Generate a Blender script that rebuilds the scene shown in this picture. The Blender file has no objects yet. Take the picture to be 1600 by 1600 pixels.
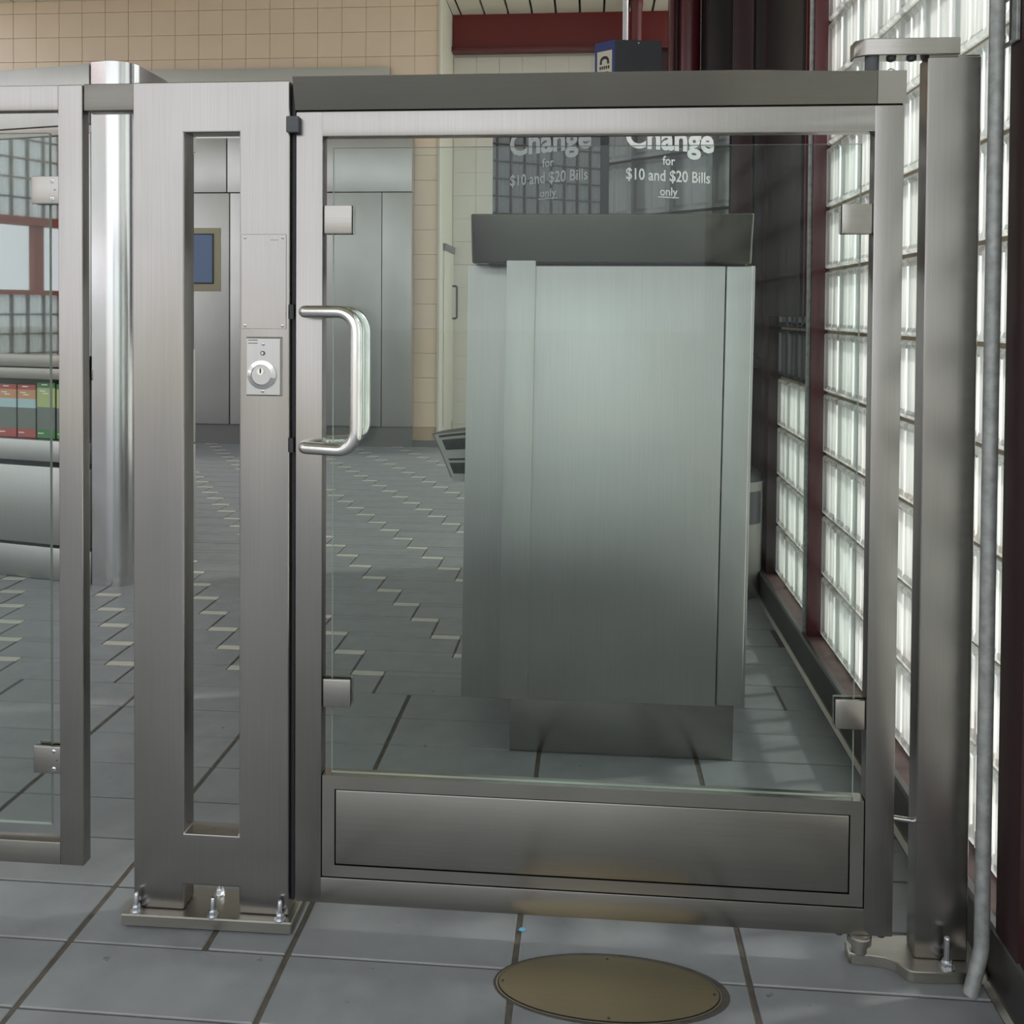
import bpy, bmesh, math, random
from mathutils import Vector, Matrix
random.seed(7)
S = bpy.context.scene
COL = S.collection

# ------------------------------------------------------------------ camera
cam_d = bpy.data.cameras.new('camera')
cam = bpy.data.objects.new('camera', cam_d); COL.objects.link(cam)
CX, CY_, CZ = (0.9965, 0.0831, 0.0067), (0.0083, -0.0194, -0.9998), (-0.083, 0.9963, -0.02)
right, up, back = Vector(CX), -Vector(CY_), -Vector(CZ)
cam.matrix_world = Matrix(((right.x, up.x, back.x, 0), (right.y, up.y, back.y, 0), (right.z, up.z, back.z, 1.14), (0, 0, 0, 1)))
cam_d.sensor_width = 36; cam_d.lens = 36 * 1455.389 / 1600; cam_d.shift_y = -(800 - 516.85) / 1600
cam_d.clip_start = 0.02; cam_d.clip_end = 500
S.camera = cam

# ------------------------------------------------------------------ world, sun, exposure
w = bpy.data.worlds.new('world'); S.world = w; w.use_nodes = True
wn = w.node_tree.nodes['Background']; wn.inputs[0].default_value = (0.93, 0.96, 1.0, 1); wn.inputs[1].default_value = 1.25
sd = bpy.data.lights.new('sun', 'SUN'); sd.energy = 2.6; sd.angle = 0.05; sd.color = (1.0, 0.95, 0.86)
sun = bpy.data.objects.new('sun', sd); COL.objects.link(sun)
sun.rotation_euler = Vector((-0.74, -0.22, -0.60)).to_track_quat('-Z', 'Y').to_euler()
S.view_settings.view_transform = 'Standard'; S.view_settings.look = 'None'
S.view_settings.gamma = 1.0; S.view_settings.use_curve_mapping = False
S.view_settings.exposure = 0.62
S.cycles.max_bounces = 10; S.cycles.diffuse_bounces = 5; S.cycles.transparent_max_bounces = 24
S.cycles.caustics_reflective = False; S.cycles.sample_clamp_indirect = 4.0

# ------------------------------------------------------------------ materials
def srgb(r, g, b):
    f = lambda c: (c / 255 / 12.92) if c / 255 <= 0.04045 else ((c / 255 + 0.055) / 1.055) ** 2.4
    return (f(r), f(g), f(b), 1)
def newmat(name):
    m = bpy.data.materials.new(name); m.use_nodes = True
    return m, m.node_tree, m.node_tree.nodes['Principled BSDF']
def plain(name, col, rough=0.5, metal=0.0, spec=0.5, noise=0.0, nscale=20, bump=0.0, coat=0.0, rnd=0.0):
    m, t, p = newmat(name)
    p.inputs['Base Color'].default_value = col; p.inputs['Roughness'].default_value = rough
    p.inputs['Metallic'].default_value = metal; p.inputs['Specular IOR Level'].default_value = spec
    p.inputs['Coat Weight'].default_value = coat
    N, L = t.nodes, t.links
    if noise or bump or rnd:
        tc = N.new('ShaderNodeTexCoord'); nz = N.new('ShaderNodeTexNoise')
        nz.inputs['Scale'].default_value = nscale; nz.inputs['Detail'].default_value = 6
        geo = N.new('ShaderNodeNewGeometry')
        L.new(geo.outputs['Position'], nz.inputs['Vector'])
        src = None
        if noise:
            mr = N.new('ShaderNodeMapRange'); mr.inputs[1].default_value = .3; mr.inputs[2].default_value = .7
            mr.inputs[3].default_value = 1 - noise; mr.inputs[4].default_value = 1 + noise
            L.new(nz.outputs['Fac'], mr.inputs[0]); src = mr.outputs[0]
        if rnd:
            oi = N.new('ShaderNodeObjectInfo'); m2 = N.new('ShaderNodeMapRange')
            m2.inputs[3].default_value = 1 - rnd; m2.inputs[4].default_value = 1 + rnd
            L.new(oi.outputs['Random'], m2.inputs[0])
            if src:
                mm = N.new('ShaderNodeMath'); mm.operation = 'MULTIPLY'; L.new(src, mm.inputs[0]); L.new(m2.outputs[0], mm.inputs[1]); src = mm.outputs[0]
            else: src = m2.outputs[0]
        if src:
            vm = N.new('ShaderNodeVectorMath'); vm.operation = 'SCALE'; vm.inputs[0].default_value = col[:3]
            L.new(src, vm.inputs['Scale']); L.new(vm.outputs[0], p.inputs['Base Color'])
        if bump:
            b = N.new('ShaderNodeBump'); b.inputs['Strength'].default_value = bump; b.inputs['Distance'].default_value = .002
            n2 = N.new('ShaderNodeTexNoise'); n2.inputs['Scale'].default_value = 380; n2.inputs['Detail'].default_value = 3
            L.new(geo.outputs['Position'], n2.inputs['Vector'])
            L.new(n2.outputs['Fac'], b.inputs['Height']); L.new(b.outputs[0], p.inputs['Normal'])
    return m
def steel(name, col, rough, grain='Z', stain=0.10, bumpk=0.05, aniso=0.0):
    m, t, p = newmat(name); N, L = t.nodes, t.links
    p.inputs['Metallic'].default_value = 1.0
    geo = N.new('ShaderNodeNewGeometry')
    mp = N.new('ShaderNodeMapping')
    mp.inputs['Scale'].default_value = {'Z': (700, 700, 6), 'X': (6, 700, 700)}[grain]
    L.new(geo.outputs['Position'], mp.inputs['Vector'])
    g = N.new('ShaderNodeTexNoise'); g.inputs['Scale'].default_value = 1; g.inputs['Detail'].default_value = 2
    L.new(mp.outputs[0], g.inputs['Vector'])
    s = N.new('ShaderNodeTexNoise'); s.inputs['Scale'].default_value = 6; s.inputs['Detail'].default_value = 1.5; s.inputs['Roughness'].default_value = .4
    L.new(geo.outputs['Position'], s.inputs['Vector'])
    sm = N.new('ShaderNodeMapRange'); sm.inputs[1].default_value = .15; sm.inputs[2].default_value = .85
    sm.inputs[3].default_value = 1 - stain; sm.inputs[4].default_value = 1 + stain * .5
    L.new(s.outputs['Fac'], sm.inputs[0])
    gm = N.new('ShaderNodeMapRange'); gm.inputs[1].default_value = .3; gm.inputs[2].default_value = .7
    gm.inputs[3].default_value = .96; gm.inputs[4].default_value = 1.04; L.new(g.outputs['Fac'], gm.inputs[0])
    mu = N.new('ShaderNodeMath'); mu.operation = 'MULTIPLY'; L.new(sm.outputs[0], mu.inputs[0]); L.new(gm.outputs[0], mu.inputs[1])
    vm = N.new('ShaderNodeVectorMath'); vm.operation = 'SCALE'; vm.inputs[0].default_value = col[:3]
    L.new(mu.outputs[0], vm.inputs['Scale']); L.new(vm.outputs[0], p.inputs['Base Color'])
    rm = N.new('ShaderNodeMapRange'); rm.inputs[1].default_value = .1; rm.inputs[2].default_value = .9
    rm.inputs[3].default_value = rough * 1.01; rm.inputs[4].default_value = rough * .99
    L.new(s.outputs['Fac'], rm.inputs[0]); L.new(rm.outputs[0], p.inputs['Roughness'])
    if aniso:
        p.inputs['Anisotropic'].default_value = aniso
        tg = N.new('ShaderNodeTangent'); tg.direction_type = 'RADIAL'; tg.axis = 'Z'
        if grain == 'X': p.inputs['Anisotropic Rotation'].default_value = .25
        L.new(tg.outputs[0], p.inputs['Tangent'])
    if bumpk:
        b = N.new('ShaderNodeBump'); b.inputs['Strength'].default_value = bumpk; b.inputs['Distance'].default_value = .001
        L.new(g.outputs['Fac'], b.inputs['Height']); L.new(b.outputs[0], p.inputs['Normal'])
    return m
def pane_mat(name, tint, refl=1.0):
    m = bpy.data.materials.new(name); m.use_nodes = True; t = m.node_tree; N, L = t.nodes, t.links
    N.clear(); o = N.new('ShaderNodeOutputMaterial'); mix = N.new('ShaderNodeMixShader')
    tr = N.new('ShaderNodeBsdfTransparent'); tr.inputs[0].default_value = tint
    gl = N.new('ShaderNodeBsdfGlossy'); gl.inputs['Roughness'].default_value = .02; gl.inputs[0].default_value = (1, 1, 1, 1)
    fr = N.new('ShaderNodeFresnel'); fr.inputs[0].default_value = 1.45
    mm = N.new('ShaderNodeMath'); mm.operation = 'MULTIPLY'; mm.inputs[1].default_value = refl
    L.new(fr.outputs[0], mm.inputs[0]); L.new(mm.outputs[0], mix.inputs[0])
    L.new(tr.outputs[0], mix.inputs[1]); L.new(gl.outputs[0], mix.inputs[2]); L.new(mix.outputs[0], o.inputs[0])
    return m
def block_mat(name, col, fac_tr):
    m = bpy.data.materials.new(name); m.use_nodes = True; t = m.node_tree; N, L = t.nodes, t.links
    N.clear(); o = N.new('ShaderNodeOutputMaterial')
    tl = N.new('ShaderNodeBsdfTranslucent'); tl.inputs[0].default_value = col
    tr = N.new('ShaderNodeBsdfTransparent'); tr.inputs[0].default_value = (.93, .97, .97, 1)
    gl = N.new('ShaderNodeBsdfGlossy'); gl.inputs['Roughness'].default_value = .08
    fr = N.new('ShaderNodeFresnel'); fr.inputs[0].default_value = 1.18
    geo = N.new('ShaderNodeNewGeometry'); mp = N.new('ShaderNodeMapping'); mp.inputs['Scale'].default_value = (40, 40, 3)
    L.new(geo.outputs['Position'], mp.inputs[0])
    nz = N.new('ShaderNodeTexNoise'); nz.inputs['Scale'].default_value = 1.0; L.new(mp.outputs[0], nz.inputs['Vector'])
    mr = N.new('ShaderNodeMapRange'); mr.inputs[1].default_value = .35; mr.inputs[2].default_value = .65
    mr.inputs[3].default_value = fac_tr - .12; mr.inputs[4].default_value = fac_tr + .12; L.new(nz.outputs['Fac'], mr.inputs[0])
    a = N.new('ShaderNodeMixShader'); L.new(mr.outputs[0], a.inputs[0]); L.new(tl.outputs[0], a.inputs[1]); L.new(tr.outputs[0], a.inputs[2])
    b = N.new('ShaderNodeMixShader'); L.new(fr.outputs[0], b.inputs[0]); L.new(a.outputs[0], b.inputs[1]); L.new(gl.outputs[0], b.inputs[2])
    L.new(b.outputs[0], o.inputs[0])
    return m

STEEL = steel('brushed_steel', (.345, .328, .312), .27, 'Z', .09, .01, .7)
STEELX = steel('brushed_steel_cross', (.36, .342, .315), .25, 'X', .06, .01, .5)
STEELB = steel('clad_steel', (.52, .515, .50), .44, 'Z', .05, .01, .6)
BEAMST = steel('dark_reflection_steel', (.17, .162, .143), .24, 'X', .10, .01, .5)  # base colour darkened to stand in for the dark reflection on beam and caps
TUBE = steel('tube_steel', (.74, .73, .72), .16, 'Z', .03, 0)
PLATE = steel('plate_steel', (.42, .40, .36), .40, 'X', .2)
ZINC = steel('zinc_bolt', (.66, .68, .72), .28, 'Z', .1, 0)
BRASS = steel('brass_cover', (.29, .25, .165), .42, 'X', .12)
BRASSR = steel('brass_rim', (.42, .38, .28), .35, 'X', .12)
DARKGAP = plain('dark_gap', (.008, .008, .008, 1), .8)
RUBBER = plain('black_rubber', (.02, .02, .024, 1), .5)
GREYPL = plain('grey_plastic', (.07, .075, .085, 1), .5)
GALV = plain('galvanised', (.33, .345, .335, 1), .5, .35, .5, .22, 60, .15)
MAROON = plain('maroon_paint', srgb(92, 32, 34), .38, 0, .5, .08, 9)
MAROOND = plain('maroon_paint_dark', srgb(42, 15, 17), .45, 0, .5, .08, 9)
MAROONF = plain('maroon_paint_gloss', srgb(84, 30, 36), .25, 0, .5, .05, 9)
DARKW = plain('dark_maroon_panel', srgb(26, 14, 17), .45, 0, .4)
CURB = steel('curb_metal', (.17, .165, .16), .42, 'X', .3)
SILL = plain('sill_paint', srgb(98, 74, 72), .5, 0, .5, .25, 30)
TILE = plain('floor_tile', srgb(143, 146, 149), .47, 0, .5, .07, 14, .12, 0, .035)
TILEC = plain('floor_tile_cream', srgb(206, 202, 190), .45, 0, .5, .06, 14, .1, 0, .04)
GROUT = plain('floor_grout', srgb(104, 98, 92), .9, 0, .2, .2, 40)
WTILE = plain('wall_tile', srgb(232, 210, 186), .35, 0, .5, .02, 5, 0, 0, .012)
WTILEC = plain('alcove_tile', srgb(214, 210, 200), .4, 0, .5, .02, 5, 0, 0, .01)
WGROUT = plain('wall_grout', srgb(196, 174, 150), .9, 0, .2)
WGROUTC = plain('alcove_grout', srgb(190, 186, 176), .9, 0, .2)
CREAM = plain('cream_paint', srgb(214, 210, 196), .5, 0, .4)
CEILW = plain('ceiling_slat', srgb(222, 220, 202), .5, 0, .4)
BASEG = plain('grey_base', srgb(112, 112, 110), .5)
MORTAR = plain('mortar', srgb(160, 146, 126), .9, 0, .2, .1, 30)
BLOCK = block_mat('glass_block', (.99, .99, .97, 1), .56)
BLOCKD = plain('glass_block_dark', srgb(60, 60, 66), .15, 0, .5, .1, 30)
PANE = pane_mat('gate_glass', (.915, .950, .936, 1), .40)
PANEB = pane_mat('booth_glass', (.70, .76, .74, 1), 7.0)
GEDGE = plain('glass_edge', srgb(190, 205, 195), .2, 0, .5)
ACRYL = plain('black_acrylic', (.006, .008, .010, 1), .012, 0, .5, 0, 20, 0, 0.0); ACRYL.node_tree.nodes['Principled BSDF'].inputs['IOR'].default_value = 1.85
WHITE = plain('white_vinyl', srgb(240, 240, 240), .4)
GREYV = plain('grey_vinyl', srgb(176, 178, 180), .4)
BLUE = plain('sign_blue', srgb(30, 52, 120), .4)
NAVY = plain('sign_navy', srgb(24, 28, 60), .5)
CHAR = plain('charcoal_paint', srgb(62, 63, 68), .45)
IVORY = plain('sign_ivory', srgb(222, 214, 194), .5)
WPOLE = plain('white_pole', srgb(232, 230, 234), .35)
BINM = plain('bin_grey', srgb(150, 148, 142), .45, 0, .5, .05, 10)
CONC = plain('outside_ground', srgb(170, 168, 160), .9, 0, .2, .1, 2)
SCREEN = plain('blue_screen', srgb(88, 112, 150), .25)
BEIGE = plain('screen_surround', srgb(168, 160, 136), .5)
ORANGE = plain('orange_steel', srgb(190, 104, 74), .45)
PAPER = plain('newsprint', srgb(180, 179, 172), .8)
PAPERE = plain('newsprint_edge', srgb(128, 122, 116), .9)
PRINTG = plain('print_green', srgb(58, 66, 58), .8, 0, .3, .3, 60)
PRINTB = plain('print_dark', srgb(48, 46, 58), .8)
INSIDE = plain('booth_inside', (.05, .055, .055, 1), .7)
CYAN = plain('litter_blue', srgb(110, 180, 215), .6)
RED_L = plain('leaflet_red', srgb(176, 84, 78), .5); ORA_L = plain('leaflet_orange', srgb(206, 150, 110), .5)
PALE_L = plain('leaflet_pale', srgb(176, 204, 210), .5); GRN_L = plain('leaflet_green', srgb(70, 128, 72), .5)
LIME_L = plain('leaflet_lime', srgb(176, 190, 130), .5); GRY_L = plain('leaflet_grey', srgb(110, 118, 114), .5)

def add_flecks(m, scale, lo, hi, dark):
    t = m.node_tree; N, L = t.nodes, t.links; p = N['Principled BSDF']
    src = p.inputs['Base Color'].links[0].from_socket
    geo = N.new('ShaderNodeNewGeometry'); nz = N.new('ShaderNodeTexNoise'); nz.inputs['Scale'].default_value = scale; nz.inputs['Detail'].default_value = 4
    L.new(geo.outputs['Position'], nz.inputs['Vector'])
    mr = N.new('ShaderNodeMapRange'); mr.inputs[1].default_value = lo; mr.inputs[2].default_value = hi; mr.inputs[3].default_value = 1; mr.inputs[4].default_value = dark
    L.new(nz.outputs['Fac'], mr.inputs[0])
    vm = N.new('ShaderNodeVectorMath'); vm.operation = 'SCALE'; L.new(src, vm.inputs[0]); L.new(mr.outputs[0], vm.inputs['Scale']); L.new(vm.outputs[0], p.inputs['Base Color'])
add_flecks(TILE, 34, .70, .76, .45); add_flecks(TILE, 9, .55, .78, .86)

# ------------------------------------------------------------------ helpers
def abox(bm, x0, x1, y0, y1, z0, z1, mi=0):
    v = [bm.verts.new((x, y, z)) for x in (x0, x1) for y in (y0, y1) for z in (z0, z1)]
    for q in ((0, 1, 3, 2), (4, 6, 7, 5), (0, 4, 5, 1), (2, 3, 7, 6), (0, 2, 6, 4), (1, 5, 7, 3)):
        bm.faces.new([v[i] for i in q]).material_index = mi
    return v
def prism(bm, pts, z0, z1, mi=0):
    """pts: ccw footprint in xy"""
    a = [bm.verts.new((x, y, z0)) for x, y in pts]; b = [bm.verts.new((x, y, z1)) for x, y in pts]
    n = len(pts)
    bm.faces.new(a[::-1]).material_index = mi; bm.faces.new(b).material_index = mi
    for i in range(n): bm.faces.new((a[i], a[(i + 1) % n], b[(i + 1) % n], b[i])).material_index = mi
def prismY(bm, pts, y0, y1, mi=0):
    """pts: outline in xz, extruded along y"""
    a = [bm.verts.new((x, y0, z)) for x, z in pts]; b = [bm.verts.new((x, y1, z)) for x, z in pts]
    n = len(pts)
    bm.faces.new(a).material_index = mi; bm.faces.new(b[::-1]).material_index = mi
    for i in range(n): bm.faces.new((a[(i + 1) % n], a[i], b[i], b[(i + 1) % n])).material_index = mi
def lathe(bm, prof, c=(0, 0, 0), axis='Z', seg=24, mi=0):
    """prof: list of (r, h)"""
    rings = []
    for r, h in prof:
        ring = []
        for k in range(seg):
            a = 2 * math.pi * k / seg; u, v = r * math.cos(a), r * math.sin(a)
            p = {'Z': (u, v, h), 'Y': (u, h, v), 'X': (h, u, v)}[axis]
            ring.append(bm.verts.new((c[0] + p[0], c[1] + p[1], c[2] + p[2])))
        rings.append(ring)
    for i in range(len(rings) - 1):
        for k in range(seg):
            bm.faces.new((rings[i][k], rings[i][(k + 1) % seg], rings[i + 1][(k + 1) % seg], rings[i + 1][k])).material_index = mi
    bm.faces.new(rings[0][::-1]).material_index = mi; bm.faces.new(rings[-1]).material_index = mi
def tube(bm, pts, r, seg=16, mi=0):
    pts = [Vector(p) for p in pts]; rings = []
    t0 = (pts[1] - pts[0]).normalized(); ref = Vector((0, 0, 1)) if abs(t0.z) < .8 else Vector((0, 1, 0))
    nrm = t0.cross(ref).normalized()
    for i, p in enumerate(pts):
        t = (pts[min(i + 1, len(pts) - 1)] - pts[max(i - 1, 0)]).normalized()
        nrm = (nrm - t * nrm.dot(t)).normalized(); bn = t.cross(nrm)
        rings.append([bm.verts.new(p + (nrm * math.cos(2 * math.pi * k / seg) + bn * math.sin(2 * math.pi * k / seg)) * r) for k in range(seg)])
    for i in range(len(rings) - 1):
        for k in range(seg):
            bm.faces.new((rings[i][k], rings[i][(k + 1) % seg], rings[i + 1][(k + 1) % seg], rings[i + 1][k])).material_index = mi
    bm.faces.new(rings[0][::-1]).material_index = mi; bm.faces.new(rings[-1]).material_index = mi
def arc_path(corners, r, n=8):
    """polyline with rounded corners"""
    P = [Vector(c) for c in corners]; out = [P[0]]
    for i in range(1, len(P) - 1):
        a = (P[i - 1] - P[i]).normalized(); b = (P[i + 1] - P[i]).normalized()
        ang = a.angle(b); d = r / math.tan(ang / 2)
        s, e = P[i] + a * d, P[i] + b * d
        c = P[i] + (a + b).normalized() * (r / math.sin(ang / 2))
        va, vb = s - c, e - c; th = va.angle(vb)
        for k in range(n + 1):
            f = k / n
            out.append(c + (va * math.sin((1 - f) * th) + vb * math.sin(f * th)) / math.sin(th))
    out.append(P[-1]); return out
def bev(bm, w, seg=2, angle=0.5):
    bmesh.ops.recalc_face_normals(bm, faces=bm.faces)
    e = [e for e in bm.edges if len(e.link_faces) == 2 and e.calc_face_angle(0) > angle]
    bmesh.ops.bevel(bm, geom=e, offset=w, segments=seg, profile=.6, affect='EDGES', clamp_overlap=True)
def mk(name, bm, mats, parent=None, smooth=False, label=None):
    bmesh.ops.recalc_face_normals(bm, faces=bm.faces)
    me = bpy.data.meshes.new(name); bm.to_mesh(me); bm.free()
    for m in (mats if isinstance(mats, (list, tuple)) else [mats]): me.materials.append(m)
    if smooth:
        for p in me.polygons: p.use_smooth = True
        me.set_sharp_from_angle(angle=math.radians(35))
    o = bpy.data.objects.new(name, me); COL.objects.link(o)
    if parent:
        o.parent = parent; o.matrix_parent_inverse = Matrix.Translation(-parent.location)
    if label: o['label'] = label
    return o
def B(name, x0, x1, y0, y1, z0, z1, mat, parent=None, b=0.0, seg=2, label=None):
    bm = bmesh.new(); abox(bm, x0, x1, y0, y1, z0, z1)
    if b: bev(bm, b, seg)
    return mk(name, bm, mat, parent, smooth=b > 0, label=label)
def thing(name, label, cat, loc, group=None):
    o = bpy.data.objects.new(name, None); COL.objects.link(o); o.location = loc
    o['label'] = label; o['category'] = cat
    if group: o['group'] = group
    bpy.context.view_layer.update()
    return o
def tag(o, label, cat, group=None):
    o['label'] = label; o['category'] = cat
    if group: o['group'] = group
    return o
def struct(o): o['kind'] = 'structure'; return o
def inst(name, me, loc, parent=None):
    o = bpy.data.objects.new(name, me); COL.objects.link(o); o.location = loc
    if parent: o.parent = parent; o.matrix_parent_inverse = Matrix.Translation(-parent.location)
    return o

YG = 1.652     # front plane of the gate

# ================================================================== SETTING
# ---- floor: grout bed, then tiles as parts
floor = struct(B('floor', -9, .70, -5, 8.45, -.10, -.003, GROUT))
ground = struct(B('ground_outside', -60, 60, -60, 60, -.30, -.11, CONC))
TW = .4025; RP = .1612; Y0 = 1.588
def floor_tile(x0, x1, y0, y1, mat, name='floor_tile', gx=.0055, gy=.0022):
    x1 = min(x1, .682)
    if x1 - x0 < .03: return
    bm = bmesh.new(); abox(bm, x0 + gx, x1 - gx, y0 + gy, y1 - gy, -.012, random.uniform(-.0006, .0004))
    bev(bm, .0018, 1); mk(name, bm, mat, floor)
# front field: straight grid
for r in range(-5, 7):
    ya = Y0 + RP * r
    for c in range(-9, 4):
        xa = .281 + TW * c
        vis = abs(xa) < ya * 1.0 + .6
        if r == 0 and abs(xa + .524 + TW) < .01:   # the cut tile beside the post
            floor_tile(xa, -.675, ya, ya + RP, TILE); floor_tile(-.675, xa + TW, ya, ya + RP, TILE); continue
        floor_tile(xa, xa + TW, ya, ya + RP, TILE)
# stepped field with cream accents
YP = Y0 + RP * 7; PP = .1725; SH = .1045; CD = .036
far_bm = bmesh.new(); far_c = bmesh.new()
NR = int((8.42 - YP) / PP)
for k in range(NR):
    ya = YP + PP * k; yb = ya + PP
    xoff = -.635 - SH * k
    lim = -ya * .80 - .6
    j = math.ceil((lim - xoff) / TW) - 1
    while True:
        xa = xoff + TW * j
        if xa > .68: break
        accent = xa < .0 and ya < 7.6
        if k < 13:
            if accent:
                floor_tile(xa, xa + TW, ya, yb - CD, TILE, gx=.004)
                # strip along the back edge: the cream tread, then the grey remainder
                floor_tile(xa - .0, xa + TW - SH, yb - CD, yb, TILE, gx=.002, gy=.0012)
                floor_tile(xa + TW - SH, xa + TW, yb - CD, yb, TILEC, 'accent_tile', gx=.002, gy=.0022)
            else:
                floor_tile(xa, xa + TW, ya, yb, TILE, gx=.004)
        else:
            x1 = min(xa + TW - .004, .682)
            if x1 > xa + .02:
                abox(far_bm, xa + .004, x1, ya + .002, yb - .002, -.012, 0)
                if accent: abox(far_c, xa + TW - SH + .002, xa + TW - .002, yb - CD, yb - .002, -.011, .0006)
        j += 1
o = mk('far_floor_tiles', far_bm, TILE, floor); o['kind'] = 'stuff'
o = mk('far_accent_tiles', far_c, TILEC, floor); o['kind'] = 'stuff'
# plain paving out of the photo's reach (behind the camera and far left)
o = mk('floor_paving', (lambda b: (abox(b, -9, .68, -5, Y0 - RP * 5, -.0035, -.001), abox(b, -9, -3.35, Y0 - RP * 5, YP, -.0035, -.001), b)[2])(bmesh.new()), TILE, floor)

# ---- back wall with beige tiles
wall_back = struct(B('wall_back', -9, -1.27, 7.765, 7.95, 0, 3.80, WGROUT))
TP = .2078
tile_bm = bmesh.new(); abox(tile_bm, -TP / 2 + .0016, TP / 2 - .0016, -.006, .006, -TP / 2 + .0016, TP / 2 - .0016); bev(tile_bm, .0014, 1)
wt = mk('wall_tile', tile_bm, WTILE, wall_back); wt_me = wt.data
first = True
def wall_tile_at(x, z):
    global first
    if first: wt.location = (x, 7.762, z); first = False
    else: inst('wall_tile', wt_me, (x, 7.762, z), wall_back)
for c in range(20):
    for r in range(-1, 3):
        wall_tile_at(-1.272 - TP * (c + .5), 3.697 - TP * (r + .5) - (.06 if r == -1 else 0) * 0)
for c in range(2):
    for r in range(3, 17):
        z = 3.697 - TP * (r + .5)
        if z > .1: wall_tile_at(-1.272 - TP * (c + .5), z)
# rounded white end of the wall and its side return
bm = bmesh.new()
prism(bm, [(-1.275, 7.74), (-1.258, 7.735), (-1.247, 7.742), (-1.243, 7.76), (-1.25, 8.42), (-1.275, 8.42)], .0, 3.8)
wall_return = struct(mk('wall_return', bm, CREAM, smooth=True))
struct(B('baseboard_back', -1.49, -1.245, 7.735, 7.765, 0, .05, BASEG))

# ---- alcove wall behind
wall_alcove = struct(B('wall_alcove', -1.26, 2.2, 8.42, 8.6, 0, 3.80, WGROUTC))
tb = bmesh.new(); abox(tb, -TP / 2 + .0012, TP / 2 - .0012, -.006, .006, -TP / 2 + .0012, TP / 2 - .0012)
at0 = mk('alcove_tile', tb, WTILEC, wall_alcove); firsta = True
for c in range(8):
    for r in range(17):
        z = 3.44 - TP * (r + .5); x = -1.245 + TP * (c + .5)
        if firsta: at0.location = (x, 8.417, z); firsta = False
        else: inst('alcove_tile', at0.data, (x, 8.417, z), wall_alcove)

# ---- ceiling with metal slats
ceiling = struct(B('ceiling', -5.6, 1.02, -1.6, 8.6, 3.84, 4.0, DARKGAP))
SP = .2125
def slat(x, y1):
    bm = bmesh.new(); abox(bm, x + .010, x + SP - .010, -1.55, y1, 3.80, 3.815)
    abox(bm, x + .010, x + .014, -1.55, y1, 3.815, 3.84); abox(bm, x + SP - .014, x + SP - .010, -1.55, y1, 3.815, 3.84)
    mk('ceiling_slat', bm, CEILW, ceiling)
for i in range(-20, 11):
    x = -1.171 + SP * i
    slat(x, 7.75 if x < -1.25 else 8.35)

B('ceiling_slat', -1.241, -1.181, 7.70, 8.35, 3.80, 3.815, CEILW, ceiling)

# ---- right wall: glass blocks in a steel frame
XW = .752; ZB = .0995; ZP = .1969; YPB = .1725
wall_right = struct((lambda bm: (
    [abox(bm, XW + .012, XW + .07, y0, y1, ZB + ZP * k - .005, ZB + ZP * k + .005) for (y0, y1, n0, n1) in ((1.62, 3.07, 0, 19), (3.13, 3.80, 0, 19), (-3.0, 1.53, 0, 19)) for k in range(n0, n1)],
    mk('wall_right', bm, MORTAR))[1])(bmesh.new()))
bm = bmesh.new()
for (ys, n) in ((3.07, 8), (3.80, 4), (1.53, 26)):
    for i in range(1, n + 1): abox(bm, XW + .008, XW + .068, ys - YPB * i - .0028, ys - YPB * i + .0028, ZB, 3.8)
mk('upright_joints', bm, BLOCK, wall_right)
def block_mesh():
    bm = bmesh.new()
    hy, hz = YPB / 2 - .003, ZP / 2 - .005
    ys = [-hy, -hy + .004, -hy + .012, -hy + .020, -.008, -.003, .003, .008, hy - .020, hy - .012, hy - .004, hy]
    zs = [-hz, -hz + .004, -hz + .010, -hz + .020, hz - .020, hz - .010, hz - .004, hz]
    def h(i, j):
        n = len(ys); m = len(zs)
        if i in (0, n - 1) or j in (0, m - 1): return .006
        if i in (1, 2, n - 3, n - 2) or j in (1, 2, m - 3, m - 2): return 0.0
        if i in (5, 6): return .002
        return .008
    g = [[bm.verts.new((h(i, j), y, z)) for j, z in enumerate(zs)] for i, y in enumerate(ys)]
    for i in range(len(ys) - 1):
        for j in range(len(zs) - 1): bm.faces.new((g[i][j], g[i][j + 1], g[i + 1][j + 1], g[i + 1][j]))
    # sides and back
    bk = [bm.verts.new((.08, y, z)) for y, z in ((-hy, -hz), (-hy, hz), (hy, hz), (hy, -hz))]
    bm.faces.new(bk)
    bm.faces.new([g[0][j] for j in range(len(zs))] + [bk[1], bk[0]])
    bm.faces.new([g[-1][j] for j in range(len(zs) - 1, -1, -1)] + [bk[3], bk[2]])
    bm.faces.new([g[i][0] for i in range(len(ys) - 1, -1, -1)] + [bk[0], bk[3]])
    bm.faces.new([g[i][-1] for i in range(len(ys))] + [bk[2], bk[1]])
    return bm
blk = mk('glass_block', block_mesh(), BLOCK, wall_right); blk.location = (XW, 3.07 - YPB / 2, ZB + ZP / 2)
for i in range(9):
    for k in range(14):
        if i == 0 and k == 0: continue
        inst('glass_block', blk.data, (XW, 3.07 - YPB * (i + .5), ZB + ZP * (k + .5)), wall_right)
for i in range(4):
    for k in range(4): inst('glass_block', blk.data, (XW, 3.80 - YPB * (i + .5), ZB + ZP * (k + .5)), wall_right)
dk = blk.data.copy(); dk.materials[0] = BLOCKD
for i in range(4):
    for k in range(4, 6): inst('glass_block', dk, (XW, 3.80 - YPB * (i + .5), ZB + ZP * (k + .5)), wall_right)
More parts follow.
